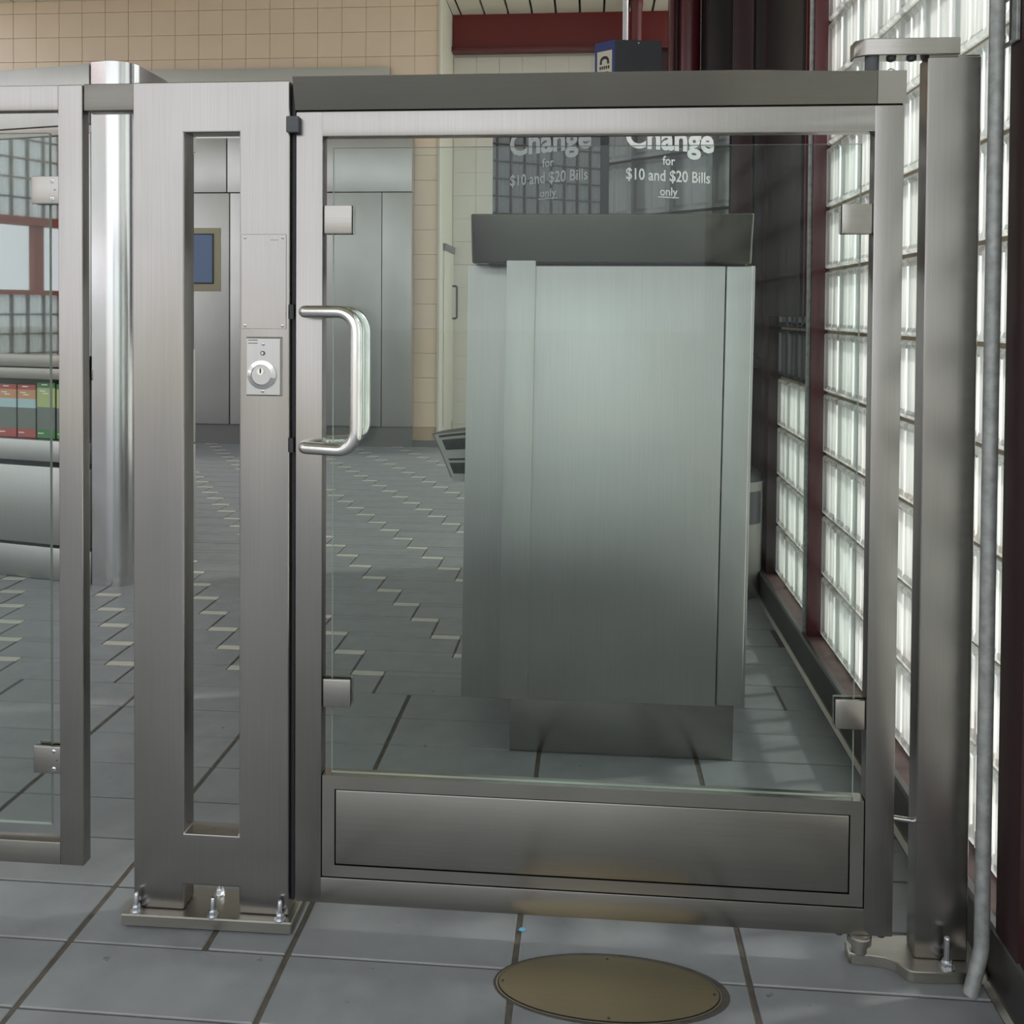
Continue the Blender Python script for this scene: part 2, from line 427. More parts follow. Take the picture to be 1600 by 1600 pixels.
# the run behind the camera, and the upper rows out of frame
rb = bmesh.new(); tmp = block_mesh()
tmpme = bpy.data.meshes.new('tmp'); tmp.to_mesh(tmpme); tmp.free()
def addblk(bm, x, y, z, rot=0):
    n0 = len(bm.verts); bm.from_mesh(tmpme); bm.verts.ensure_lookup_table()
    for v in bm.verts[n0:]:
        if rot: v.co = Vector((-v.co.x, -v.co.y, v.co.z))
        v.co += Vector((x, y, z))
for i in range(20):
    for k in range(18): addblk(rb, XW, 1.53 - YPB * (i + .5), ZB + ZP * (k + .5))
for i in range(9):
    for k in range(14, 18): addblk(rb, XW, 3.07 - YPB * (i + .5), ZB + ZP * (k + .5))
o = mk('glass_blocks_beyond', rb, BLOCK, wall_right); o['kind'] = 'stuff'

# curb and sill
bm = bmesh.new()
prismY(bm, [(.688, 0), (.688, .098), (.692, .105), (.704, .105), (.710, .098), (.71, 0)], -3, 4.0)
baseboard_right = struct(mk('baseboard_right', bm, CURB))
bm = bmesh.new(); prismY(bm, [(.676, 0), (.684, .010), (.690, .010), (.690, 0)], -3, 4.0)
struct(mk('trim_1', bm, PLATE))
struct(B('trim_2', .71, .80, -3, 4.0, 0, .094, SILL))
struct(B('trim_3', .80, .84, -3, 4.0, -.1, .094, SILL))

# steel columns of the glazed wall
c = B('steel_column', .690, .86, 1.53, 1.614, .094, 3.8, MAROOND, None, .004)
tag(c, 'dark maroon square steel column at the right edge beside the grey conduit', 'column')
c = thing('steel_column', 'slim maroon steel mullion between the two glass block panels', 'column', (.75, 3.1, .094))
B('mullion_body', .713, .86, 3.07, 3.13, .094, 3.8, MAROONF, c, .003)
B('conduit_strip', .700, .7125, 3.085, 3.095, .094 + .0, 3.8, GALV, c, .002)
# dark frame post at the far end of the glass block wall
c = B('steel_column', .715, .86, 3.80, 3.95, 0.0, 3.8, MAROOND, None, .004)
tag(c, 'dark maroon corner post at the far end of the glass block wall', 'column')

# far dark wall
wall_far = struct(B('wall_far', .50, 1.6, 4.16, 4.3, 0, 3.8, DARKW))
for i, (xa, xb) in enumerate(((.505, .60), (.61, .70), (.71, .78), (.79, .95))):
    B('wall_panel', xa, xb, 4.145, 4.16, .12, 3.78, [DARKW, MAROOND][i % 2 == 1 and 1 or 0], wall_far, .003)
B('kick_strip', .505, 1.0, 4.135, 4.16, 0, .11, CHAR, wall_far)

struct(B('wall_sun_screen', 1.45, 1.55, 4.3, 8.6, 0, 3.84, BLOCK))  # unseen translucent wall, added to keep direct sun out and soften it

# left wall (seen mirrored in the booth window and the signs): glass block bands with an open strip
lw = bmesh.new()
for i in range(36):
    for k in list(range(0, 6)) + list(range(10, 18)):
        addblk(lw, -7.6, -4.6 + YPB * (i + .5), ZB + ZP * (k + .5), 1)
wall_left = struct((lambda bm: (abox(bm, -7.72, -7.58, -4.7, 1.7, 0, ZB), abox(bm, -7.72, -7.56, -4.7, 1.7, ZB + ZP * 6, ZB + ZP * 6 + .05),
    abox(bm, -7.72, -7.56, -4.7, 1.7, ZB + ZP * 10 - .08, ZB + ZP * 10), abox(bm, -7.72, -7.58, -4.7, 1.7, ZB + ZP * 18, 3.84), mk('wall_left', bm, ORANGE))[-1])(bmesh.new()))
o = mk('glass_blocks_left', lw, BLOCK, wall_left); o['kind'] = 'stuff'
gb = bmesh.new()
for k in list(range(1, 6)) + list(range(11, 18)): abox(gb, -7.67, -7.61, -4.6, 1.6, ZB + ZP * k - .005, ZB + ZP * k + .005)
for i in range(37):
    for za, zb in ((ZB, ZB + ZP * 6), (ZB + ZP * 10, ZB + ZP * 18)): abox(gb, -7.67, -7.612, -4.6 + YPB * i - .003, -4.6 + YPB * i + .003, za, zb)
mk('mortar_joints', gb, MORTAR, wall_left)
for i in range(4): B('window_mullion', -7.70, -7.60, -4.4 + 1.55 * i, -4.30 + 1.55 * i, ZB + ZP * 6 + .05, ZB + ZP * 10 - .08, ORANGE, wall_left)
bpy.data.meshes.remove(tmpme)

# ================================================================== GATE POST (slotted pillar)
post = thing('gate_post', 'wide slotted stainless steel gate post bolted to the floor, left of the glass gate', 'post', (-.69, 1.675, 0))
def frame_with_holes(bm, outer, holes_cols, y0, y1): pass
bm = bmesh.new()
xs = [-.8385, -.7415, -.6370, -.5435]; zs = [.026, .0735, .1695, 1.4635, 1.556]
solid = lambda i, j: not ((i == 1 and j == 2) or (i == 1 and j == 0))
yf, yb = YG, YG + .045
V = {}
def vv(i, j, y):
    k = (i, j, y)
    if k not in V: V[k] = bm.verts.new((xs[i], y, zs[j]))
    return V[k]
for i in range(3):
    for j in range(4):
        if not solid(i, j): continue
        bm.faces.new((vv(i, j, yf), vv(i + 1, j, yf), vv(i + 1, j + 1, yf), vv(i, j + 1, yf)))
        bm.faces.new((vv(i, j, yb), vv(i, j + 1, yb), vv(i + 1, j + 1, yb), vv(i + 1, j, yb)))
        for (di, dj, a, b) in ((-1, 0, (i, j), (i, j + 1)), (1, 0, (i + 1, j), (i + 1, j + 1)), (0, -1, (i, j), (i + 1, j)), (0, 1, (i, j + 1), (i + 1, j + 1))):
            ii, jj = i + di, j + dj
            if not (0 <= ii < 3 and 0 <= jj < 4) or not solid(ii, jj):
                bm.faces.new((vv(*a, yf), vv(*b, yf), vv(*b, yb), vv(*a, yb)))
bev(bm, .004, 3)
mk('post_body', bm, STEEL, post, True)
# base plate
bm = bmesh.new(); prism(bm, [(-.853, 1.630), (-.532, 1.634), (-.532, 1.722), (-.853, 1.722)], .004, .0255); bev(bm, .002, 1)
mk('base_plate', bm, PLATE, post, True)
def anchor(x, y, z, par, h=.038, s=1.0):
    bm = bmesh.new(); lathe(bm, [(.0105 * s, 0), (.0105 * s, .002)], (x, y, z), 'Z', 16)
    lathe(bm, [(.0074 * s, .002), (.0076 * s, .003), (.0076 * s, .0105), (.007 * s, .0115)], (x, y, z), 'Z', 6)
    lathe(bm, [(.0042 * s, .011), (.0042 * s, h - .002), (.003 * s, h)], (x, y, z), 'Z', 10)
    mk('anchor_bolt', bm, ZINC, par, True)
for x, y in ((-.828, 1.642), (-.682, 1.642), (-.556, 1.643), (-.694, 1.706)): anchor(x, y, .0255, post, .034)
# shim gap under the plate
B('shim', -.80, -.60, 1.648, 1.71, .0, .004, RUBBER, post)
# blank access plate with four screws
ap = B('access_plate', -.632, -.549, YG - .002, YG + .001, 1.1065, 1.2785, STEEL, post, .0006, 1)
def screw(x, y, z, par, r=.0033, mat=ZINC):
    bm = bmesh.new(); lathe(bm, [(r, .001), (r, -.0005), (r * .6, -.0013)], (x, y, z), 'Y', 12)
    abox(bm, x - r * .7, x + r * .7, y - .0015, y - .0012, z - r * .14, z + r * .14, 1)
    mk('screw', bm, [mat, DARKGAP], par, True)
for x in (-.6255, -.5555):
    for z in (1.1125, 1.2725): screw(x, YG - .002, z, ap)
B('engraved_mark', -.578, -.564, YG - .0023, YG - .0019, 1.2675, 1.2683, GREYPL, ap)
# key switch
bm = bmesh.new(); abox(bm, -.6240, -.5553, YG - .0065, YG + .001, .9838, 1.0924)
for v in bm.verts:
    if v.co.y < YG - .003:
        v.co.x = -.5896 + (v.co.x + .5896) * .90; v.co.z = 1.0381 + (v.co.z - 1.0381) * .94
ks = mk('key_switch', bm, STEELB, post, label='key switch plate with round lock cylinder')
kx, kz = -.5915, 1.0235
bm = bmesh.new(); lathe(bm, [(.0265, -.005), (.0262, -.0105), (.0185, -.0135), (.0180, -.010)], (kx, YG, kz), 'Y', 32)
mk('lock_collar', bm, TUBE, ks, True)
bm = bmesh.new(); lathe(bm, [(.0180, -.008), (.0178, -.0122)], (kx, YG, kz), 'Y', 28); mk('lock_face', bm, STEELB, ks, True)
bm = bmesh.new(); lathe(bm, [(.0062, -.012), (.0062, -.0136)], (kx - .001, YG, kz + .006), 'Y', 18); mk('lock_cylinder', bm, TUBE, ks, True)
B('keyhole', kx - .0022, kx + .0002, YG - .0142, YG - .0132, kz + .003, kz + .0115, DARKGAP, ks)
screw(kx + .002, YG - .0065, 1.079, ks, .0032)
screw(kx + .001, YG - .0065, .9935, ks, .0034)
bm = bmesh.new(); lathe(bm, [(.004, -.006), (.004, -.0085), (.0026, -.0085)], (kx + .001, YG, 1.0625), 'Y', 14); mk('indicator_ring', bm, GREYPL, ks, True)
bm = bmesh.new(); lathe(bm, [(.0024, -.008), (.0022, -.0092)], (kx + .001, YG, 1.0625), 'Y', 12); mk('indicator_lens', bm, WHITE, ks, True)
for z in (1.0855, 1.080): B('engraved_mark', -.6175, -.600, YG - .0068, YG - .0064, z, z + .0011, DARKGAP, ks)
# buffer and dark edge strip toward the gate
B('rubber_buffer', -.5470, -.5235, YG - .012, YG - .0004, 1.4605, 1.490, GREYPL, post, .003)
B('edge_strip', -.5425, -.5365, YG + .012, YG + .044, .05, 1.55, RUBBER, post)
for z in (1.138, .895): B('handle_shadow', -.5430, -.5355, YG - .001, YG + .012, z - .013, z + .013, RUBBER, post)  # black pads imitate the dark shadow at the handle ends

# ================================================================== SWING GATE
gate = thing('swing_gate', 'wide stainless steel swing gate with a glass pane and pull handle', 'gate', (.48, 1.666, 0))
GT = .030
gx0, gx1, gz0, gz1 = -.5315, .5350, .0550, 1.4995
ox0, ox1, oz0, oz1 = -.4822, .4855, .1025, 1.4545
bm = bmesh.new(); abox(bm, gx0, ox0, YG, YG + GT, gz0, gz1); bev(bm, .0025, 2); mk('stile', bm, STEEL, gate, True)
bm = bmesh.new(); abox(bm, ox1, gx1, YG, YG + GT, gz0, gz1); bev(bm, .0025, 2); mk('stile', bm, STEEL, gate, True)
bm = bmesh.new(); abox(bm, ox0 - .001, ox1 + .001, YG + .0001, YG + GT - .0001, oz1, gz1 - .0001); bev(bm, .002, 2); mk('rail', bm, STEEL, gate, True)
bm = bmesh.new(); abox(bm, ox0 - .001, ox1 + .001, YG + .0001, YG + GT - .0001, gz0 + .0001, oz0); bev(bm, .002, 2); mk('rail', bm, STEELX, gate, True)
# kick panel: raised border and an inset plate
bm = bmesh.new()
a0, a1, b0, b1 = -.4805, .4838, .1045, .2910; i0, i1, j0, j1 = -.4575, .4608, .1258, .2662
abox(bm, a0, i0, YG + .001, YG + GT, b0, b1); abox(bm, i1, a1, YG + .001, YG + GT, b0, b1)
abox(bm, i0, i1, YG + .001, YG + GT, b0, j0); abox(bm, i0, i1, YG + .001, YG + GT, j1, b1)
bmesh.ops.remove_doubles(bm, verts=bm.verts, dist=1e-5)
mk('kick_panel_border', bm, STEELX, gate)
B('kick_panel', i0 + .0016, i1 - .0016, YG + .0015, YG + .022, j0 + .0016, j1 - .0016, STEELX, gate, .0030, 2)
B('kick_panel_backing', a0 - .001, a1 + .001, YG + .012, YG + .024, b0 - .001, b1 - .002, DARKGAP, gate)
# glass
def pane(x0, x1, y0, y1, z0, z1, par, mat=PANE):
    bm = bmesh.new(); abox(bm, x0, x1, y0, y1, z0, z1)
    bm.normal_update()
    for f in bm.faces: f.material_index = 0 if abs(f.normal.y) > .5 else 1
    return mk('glass_pane', bm, [mat, GEDGE], par)
pane(-.4665, .4680, YG + .012, YG + .020, .2912, 1.4360, gate)
def clamp(x0, x1, zc, par, screws=None):
    bm = bmesh.new()
    pts = []
    side = -1 if screws == 'R' else 1
    abox(bm, x0, x1, YG + .004, YG + .010, zc - .026, zc + .026); bev(bm, .0028, 2)
    c = mk('glass_clamp', bm, STEELX, par, True)
    B('gasket', x0 + .001, x1 - .0005, YG + .010, YG + .0118, zc - .0255, zc + .0255, RUBBER, c)
    B('rear_plate', x0, x1, YG + .0205, YG + .027, zc - .026, zc + .026, STEELX, c, .002, 1)
    if screws:
        for dz in (-.0165, .0165): screw(x1 - .013, YG + .004, zc + dz, c, .0042)
        B('set_hole', x1 - .0085, x1 - .0065, YG + .0036, YG + .0042, zc - .001, zc + .001, DARKGAP, c)
for zc in (1.3055, .4410):
    clamp(-.4815, -.4295, zc, gate); clamp(.4335, .4850, zc, gate)
# top beam, with a separate end block at the hinge; its face leans slightly forward at the top
def beam(x0, x1, name, par, mat, tilt):
    """box whose face leans out at the top by tilt(x)"""
    bm = bmesh.new(); n = 16 if x1 - x0 > .2 else 1; rings = []
    for k in range(n + 1):
        x = x0 + (x1 - x0) * k / n; t = tilt(x)
        rings.append([bm.verts.new(p) for p in ((x, YG - .003, 1.5015), (x, YG - .003 - t, 1.5575), (x, YG + .046, 1.5575), (x, YG + .046, 1.5015))])
    for k in range(n):
        for q in range(4): bm.faces.new((rings[k][q], rings[k][(q + 1) % 4], rings[k + 1][(q + 1) % 4], rings[k + 1][q]))
    bm.faces.new(rings[0]); bm.faces.new(rings[-1][::-1])
    return mk(name, bm, mat, par, True)
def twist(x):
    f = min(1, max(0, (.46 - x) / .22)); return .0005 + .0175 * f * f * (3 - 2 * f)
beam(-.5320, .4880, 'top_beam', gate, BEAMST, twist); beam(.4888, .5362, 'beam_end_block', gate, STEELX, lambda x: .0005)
B('shadow_gap', -.529, .533, YG + .004, YG + .03, 1.4990, 1.5020, DARKGAP, gate)
# handles (front and back)
def handle(sign):
    y_at = YG if sign < 0 else YG + GT
    yo = y_at + sign * .052; xv = -.406 if sign < 0 else -.424
    pts = arc_path([(-.5115, y_at + sign * .000, 1.1385), (-.505, y_at + sign * .030, 1.1385), (xv, yo, 1.1385), (xv, yo, .8945), (-.505, y_at + sign * .030, .8945), (-.5115, y_at + sign * .0, .8945)], .014, 6)
    # wider radius on the two outer bends
    pts = arc_path([(-.514, y_at, 1.1385), (-.507, y_at + sign * .024, 1.1385), (xv, yo, 1.1385)], .012, 5)[:-1]
    outer = arc_path([(-.500, y_at + sign * .0275, 1.1385), (xv, yo, 1.1385), (xv, yo, .8945), (-.500, y_at + sign * .0275, .8945)], .036, 10)[1:-1]
    low = arc_path([(xv, yo, .8945), (-.507, y_at + sign * .024, .8945), (-.514, y_at, .8945)], .012, 5)[1:]
    bm = bmesh.new(); tube(bm, pts + outer + low, .0112, 20)
    mk('pull_handle', bm, TUBE, gate, True)
handle(-1); handle(1)
# hinge pin, bolts, foot pivot
bm = bmesh.new(); lathe(bm, [(.0118, 1.5575), (.0118, 1.584)], (.4822, YG + .012, 0), 'Z', 20); mk('hinge_pin', bm, GREYPL, gate, True)
bm = bmesh.new(); lathe(bm, [(.0065, 1.557), (.0062, 1.5605), (.003, 1.563)], (.5130, YG + .008, 0), 'Z', 14); mk('cap_screw', bm, ZINC, gate, True)
bm = bmesh.new(); lathe(bm, [(.013, .0218), (.013, .0375), (.0205, .0385), (.0205, .0500), (.0185, .0520), (.0185, .0549)], (.4815, YG + .010, 0), 'Z', 24); mk('foot_pivot', bm, PLATE, gate, True)
for x in (.446, .518):
    bm = bmesh.new(); lathe(bm, [(.007, .0490), (.008, .0505), (.008, .0551)], (x, YG + .012, 0), 'Z', 8); mk('pivot_bolt', bm, GREYPL, gate, True)
bm = bmesh.new(); tube(bm, [(.534, YG + .016, .258), (.5725, YG + .018, .253)], .0042, 10); mk('stop_rod', bm, TUBE, gate, True)

# ================================================================== HINGE POST
hp = thing('hinge_post', 'stainless steel hinge post with a top arm, right of the glass gate', 'post', (.617, 1.675, 0))
B('post_body', .572, .661, YG, YG + .042, .0205, 1.5810, STEEL, hp, .004, 3)
bm = bmesh.new(); prism(bm, [(.4525, YG + .012), (.4700, YG - .004), (.6245, YG - .004), (.6245, YG + .040), (.4525, YG + .040)], 1.5835, 1.6125); bev(bm, .0015, 1)
mk('hinge_arm', bm, STEELX, hp, True)
for x in (.515, .549):
    bm = bmesh.new(); lathe(bm, [(.0035, 1.5765), (.0075, 1.5785), (.0085, 1.5820), (.0085, 1.584)], (x, YG + .014, 0), 'Z', 16); mk('arm_bolt', bm, CHAR, hp, True)
B('post_cap', .575, .659, YG + .003, YG + .039, 1.5805, 1.5836, STEELX, hp)
bm = bmesh.new()
prism(bm, [(.4625, 1.6585), (.4700, 1.6535), (.500, 1.6525), (.522, 1.6495), (.538, 1.6410), (.5465, 1.6270), (.5530, 1.6195), (.5630, 1.6175), (.6835, 1.6235), (.6835, 1.712), (.560, 1.712), (.535, 1.704), (.4720, 1.694), (.4625, 1.686)], .0005, .0205)
bev(bm, .0015, 1); mk('base_plate', bm, PLATE, hp, True)
anchor(.6205, 1.6345, .0205, hp, .052, 1.25)
bm = bmesh.new(); lathe(bm, [(.0125, .0205), (.0125, .0218)], (.4815, YG + .010, 0), 'Z', 18); mk('pivot_bush', bm, GREYPL, hp, True)
B('seam_line', .5728, .630, YG - .0004, YG + .001, .2590, .2596, GREYPL, hp)

# ================================================================== CONDUIT
bm = bmesh.new(); pts = arc_path([(.646, 1.600, 0.0), (.6655, 1.606, .075), (.6655, 1.606, 3.8)], .09, 10)
tube(bm, pts, .0122, 18)
tag(mk('conduit_pipe', bm, GALV, None, True), 'grey galvanised conduit pipe rising from the floor in front of the hinge post', 'pipe')
# strike bracket on the column
sb = thing('strike_bracket', 'small pale metal bracket high on the maroon column at the right edge', 'bracket', (.69, 1.63, 1.6))
bm = bmesh.new()
for ya, yb, za, zb in ((1.576, 1.596, 1.585, 1.668), (1.596, 1.626, 1.585, 1.592), (1.596, 1.626, 1.661, 1.668)): abox(bm, .6835, .6898, ya, yb, za, zb)
bev(bm, .0012, 1); mk('bracket_frame', bm, GALV, sb, True)
B('bracket_recess', .6875, .6895, 1.597, 1.613, 1.593, 1.660, CHAR, sb)

# ================================================================== LEFT FENCE PANEL
fp = thing('fence_panel', 'stainless steel framed glass fence panel at the left edge', 'fence', (-1.5, 1.665, 0))
fx0, fx1, fz0, fz1 = -2.06, -.9355, .0965, 1.5540
FT = .026
B('stile', -.9825, fx1, YG, YG + FT, fz0, fz1, STEEL, fp, .0035, 3)
B('stile', fx0, fx0 + .047, YG, YG + FT, fz0, fz1, STEEL, fp, .0035, 3)
B('rail', fx0 + .046, -.9815, YG + .0002, YG + FT - .0002, 1.5070, fz1 - .0002, STEEL, fp, .0025, 2)
B('rail', fx0 + .046, -.9815, YG + .0002, YG + FT - .0002, fz0 + .0002, .1395, STEELX, fp, .0025, 2)
pane(fx0 + .065, -1.005, YG + .010, YG + .018, .1665, 1.4680, fp)
for zc in (1.3610, .2925): clamp(-1.0370, -.9830, zc, fp, 'R')
for zc in (1.3610, .2925): clamp(fx0 + .047, fx0 + .10, zc, fp)
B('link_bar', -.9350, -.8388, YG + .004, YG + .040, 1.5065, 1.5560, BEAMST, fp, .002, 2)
B('support_leg', fx0 - .08, fx0 + .001, YG - .01, YG + .05, .01, 1.556, STEEL, fp, .003, 2)
B('base_plate', fx0 - .12, fx0 + .03, YG - .03, YG + .07, 0.0005, .012, PLATE, fp)

# ================================================================== FLOOR COVER
fc = thing('floor_cover', 'oval brass access cover set into the grey floor tiles before the gate', 'cover', (.04, 1.558, 0))
def oval(bm, rx, ry, z0, z1, cx=.040, cy=1.556, mi=0):
    n = 56
    prism(bm, [(cx + rx * math.cos(2 * math.pi * k / n), cy + ry * math.sin(2 * math.pi * k / n)) for k in range(n)], z0, z1, mi)
bm = bmesh.new(); oval(bm, .1985, .0845, -.002, .0010, .0445, 1.5575); mk('mortar_ring', bm, plain('cover_mortar', srgb(88, 84, 80), .8, 0, .3, .2, 40), fc)
bm = bmesh.new(); oval(bm, .1895, .0785, 0, .0022); mk('cover_rim', bm, BRASSR, fc)
bm = bmesh.new(); oval(bm, .1870, .0765, .001, .0028); mk('rim_gap', bm, DARKGAP, fc)
bm = bmesh.new(); oval(bm, .1850, .0748, .001, .0034); mk('cover_plate', bm, BRASS, fc)
for x, y in ((-.138, 1.556), (.217, 1.556), (.04, 1.625), (.04, 1.487)):
    bm = bmesh.new(); lathe(bm, [(.0028, .003), (.0026, .0037)], (x, y, 0), 'Z', 10); mk('cover_screw', bm, CHAR, fc)
bm = bmesh.new(); prism(bm, [(-.121, 1.690), (-.113, 1.687), (-.107, 1.692), (-.112, 1.697), (-.119, 1.696)], .0008, .0024)
tag(mk('paper_scrap', bm, CYAN), 'tiny pale blue paper scrap on the floor in front of the gate', 'litter')

# ================================================================== CHANGE MACHINE
cm = thing('change_machine', 'tall stainless steel change machine behind the glass gate', 'machine', (.08, 2.6, 0))
LEAN = .0127
def CB(name, x0, x1, y0, y1, z0, z1, mat, b=.002, par=None, seg=2, label=None):
    bm = bmesh.new(); abox(bm, x0, x1, y0, y1, z0, z1)
    if b: bev(bm, b, seg)
    for v in bm.verts: v.co.x += LEAN * (v.co.z - .15)
    return mk(name, bm, mat, par or cm, True, label)
CB('plinth', -.197, .374, 2.392, 2.80, 0, .160, STEELX, .002)
CB('cabinet_body', -.330, .4050, 2.412, 2.86, .128, 1.262, STEELB, .003)
CB('front_panel', -.2250, .3230, 2.362, 2.412, .150, 1.258, STEELB, .0025)
CB('hinge_strip', -.2250, -.1510, 2.356, 2.3625, .1505, 1.283, STEELB, .001)
CB('side_strip', .3262, .3910, 2.366, 2.412, .151, 1.259, STEELB, .004, None, 3)
CB('panel_gap', .3225, .3268, 2.372, 2.411, .152, 1.257, DARKGAP, 0)
bm = bmesh.new(); vs = abox(bm, -.3000, .4000, 2.358, 2.88, 1.2635, 1.3860)
for q in vs:
    if q.co.z > 1.3 and q.co.y < 2.4: q.co.y -= .034
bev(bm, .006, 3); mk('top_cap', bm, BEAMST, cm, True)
B('cap_gap', -.26, .38, 2.38, 2.84, 1.2585, 1.2650, DARKGAP, cm)
# ---- sign on top: two glossy faces meeting at a blunt edge
sg = thing('change_sign', 'glossy black two-sided change sign standing on the change machine', 'sign', (.05, 2.5, 1.386))
AP = Vector((.036, 2.405, 0)); Lp = Vector((-.272, 2.585, 0)); Rp = Vector((.370, 2.548, 0))
bm = bmesh.new(); prism(bm, [(AP.x - .010, AP.y + .006), (AP.x + .010, AP.y + .005), (Rp.x - .002, Rp.y + .004), (Rp.x - .02, Rp.y + .03), (Lp.x + .02, Lp.y + .03), (Lp.x + .002, Lp.y + .004)], 1.3865, 1.690)
mk('sign_box', bm, RUBBER, sg)
def sign_face(p, q, name):
    d = (q - p).normalized(); n = Vector((d.y, -d.x, 0))
    bm = bmesh.new(); prism(bm, [(p.x, p.y), (q.x, q.y), (q.x - n.x * .005, q.y - n.y * .005), (p.x - n.x * .005, p.y - n.y * .005)][::1], 1.388, 1.689)
    return mk(name, bm, ACRYL, sg), d, n
lf, ld, ln = sign_face(Lp, AP + Vector((-.012, .0065, 0)), 'sign_face')
rf, rd, rn = sign_face(AP + Vector((.010, .0045, 0)), Rp, 'sign_face')
def lettering(txt, size, origin, d, n, z, par, mat, sx=1.0, bold=.012):
    cu = bpy.data.curves.new('lettering', 'FONT'); cu.body = txt; cu.size = size; cu.align_x = 'CENTER'
    cu.offset = size * bold; cu.extrude = .0004; cu.resolution_u = 3
    t = bpy.data.objects.new('lettering', cu); COL.objects.link(t)
    bpy.context.view_layer.update()
    me = bpy.data.meshes.new_from_object(t.evaluated_get(bpy.context.evaluated_depsgraph_get()))
    bpy.data.objects.remove(t); bpy.data.curves.remove(cu)
    R = Matrix(((d.x * sx, 0, n.x, origin.x + n.x * .0008), (d.y * sx, 0, n.y, origin.y + n.y * .0008), (0, 1, 0, z), (0, 0, 0, 1)))
    me.transform(R); me.materials.clear(); me.materials.append(mat)
    o = bpy.data.objects.new('lettering', me); COL.objects.link(o); o.parent = par
    g = par.parent if par.parent else par
    o.matrix_parent_inverse = Matrix.Translation(-g.location) @ Matrix.Identity(4)
    return o
def sign_text(p, q, d, n, par, mat, off):
    L = (q - p).length; c = p + d * (L / 2 + off)
    lettering('Change', .088, c + d * .004, d, n, 1.5690, par, mat, .97, .030)
    lettering('for', .033, c, d, n, 1.5285, par, mat, .9, .012)
    lettering('$10 and $20 Bills', .0415, c, d, n, 1.4860, par, mat, .86, .014)
    lettering('only', .031, c, d, n, 1.4485, par, mat, .98, .014)
    e = d * .0305; a, b_ = c - e, c + e
    bm = bmesh.new(); prism(bm, [(a.x, a.y), (b_.x, b_.y), (b_.x + n.x * .0012, b_.y + n.y * .0012), (a.x + n.x * .0012, a.y + n.y * .0012)], 1.4425, 1.4450)
    mk('underline', bm, mat, par)
for o_ in (lf, rf):
    o_.matrix_parent_inverse = Matrix.Translation(-sg.location)
def fix_child(par):   # children of a face live in world coordinates
    for ch in par.children: ch.matrix_parent_inverse = Matrix.Identity(4)
sign_text(Lp, AP, ld, ln, lf, GREYV, .005); sign_text(AP, Rp, rd, rn, rf, WHITE, .000)
fix_child(lf); fix_child(rf)

# ---- folded newspaper sticking out of the machine's left side
npp = thing('newspaper', 'folded newspaper sticking out beside the change machine', 'newspaper', (-.36, 2.5, .69))
def sheet(name, rows, mat, yoff, nx=6, th=.003):
    """rows: (z, x_left, x_right, bow)"""
    bm = bmesh.new(); F, Bk = [], []
    for z, xl, xr, bow in rows:
        f, b = [], []
        for i in range(nx + 1):
            t = i / nx; x = xl + (xr - xl) * t; dz = bow * max(0, (x + .42) / .12) ** .7
            f.append(bm.verts.new((x, 2.470 + yoff - .15 * (x + .42), z + dz)))
            b.append(bm.verts.new((x, 2.470 + yoff + th - .15 * (x + .42), z + dz)))
        F.append(f); Bk.append(b)
    m = len(rows)
    for j in range(m - 1):
        for i in range(nx):
            bm.faces.new((F[j][i], F[j][i + 1], F[j + 1][i + 1], F[j + 1][i])); bm.faces.new((Bk[j][i], Bk[j + 1][i], Bk[j + 1][i + 1], Bk[j][i + 1]))
    for j in range(m - 1):
        bm.faces.new((F[j][0], F[j + 1][0], Bk[j + 1][0], Bk[j][0])); bm.faces.new((F[j][nx], Bk[j][nx], Bk[j + 1][nx], F[j + 1][nx]))
    for i in range(nx):
        bm.faces.new((F[0][i], Bk[0][i], Bk[0][i + 1], F[0][i + 1])); bm.faces.new((F[-1][i], F[-1][i + 1], Bk[-1][i + 1], Bk[-1][i]))
    return mk(name, bm, mat, npp, True)
def xl_at(z): return -.4130 + (.806 - z) / (.806 - .687) * .0535
XR = -.3240
sheet('front_page', [(z, xl_at(z), XR, .020 * (z - .687) / .12) for z in (.687, .72, .76, .806)], PAPER, .0)
sheet('inner_pages', [(z + .003, xl_at(z) - .006, XR, .024 * (z - .687) / .12) for z in (.692, .72, .76, .808)], PAPERE, .004, th=.008)
def printed(z0, z1, inset, mat, name='printed_picture'):
    sheet(name, [(z, xl_at(z) + inset, XR, .020 * (z - .687) / .12) for z in (z0, (z0 + z1) / 2, z1)], mat, -.0012, th=.0008)
printed(.764, .790, .014, PRINTG); printed(.797, .8025, .010, PRINTB, 'printed_headline')
printed(.706, .732, .009, PRINTG); printed(.738, .7425, .011, PRINTB, 'printed_headline')

# ================================================================== CLERK BOOTH
bt = thing('ticket_booth', 'stainless steel booth with rounded corner and window at the left, behind the fence', 'booth', (-2.4, 4.3, 0))
O = Vector((-1.94, 3.65)); U = Vector((-.976, .218)); W_ = Vector((.218, .976))
def P(u, v): q = O + U * u + W_ * v; return (q.x, q.y)
def BF(name, u0, u1, v0, v1, z0, z1, mat, b=0.0, par=None, label=None):
    bm = bmesh.new(); prism(bm, [P(u1, v0), P(u0, v0), P(u0, v1), P(u1, v1)], z0, z1)
    if b: bev(bm, b, 2)
    return mk(name, bm, mat, par or bt, b > 0, label)
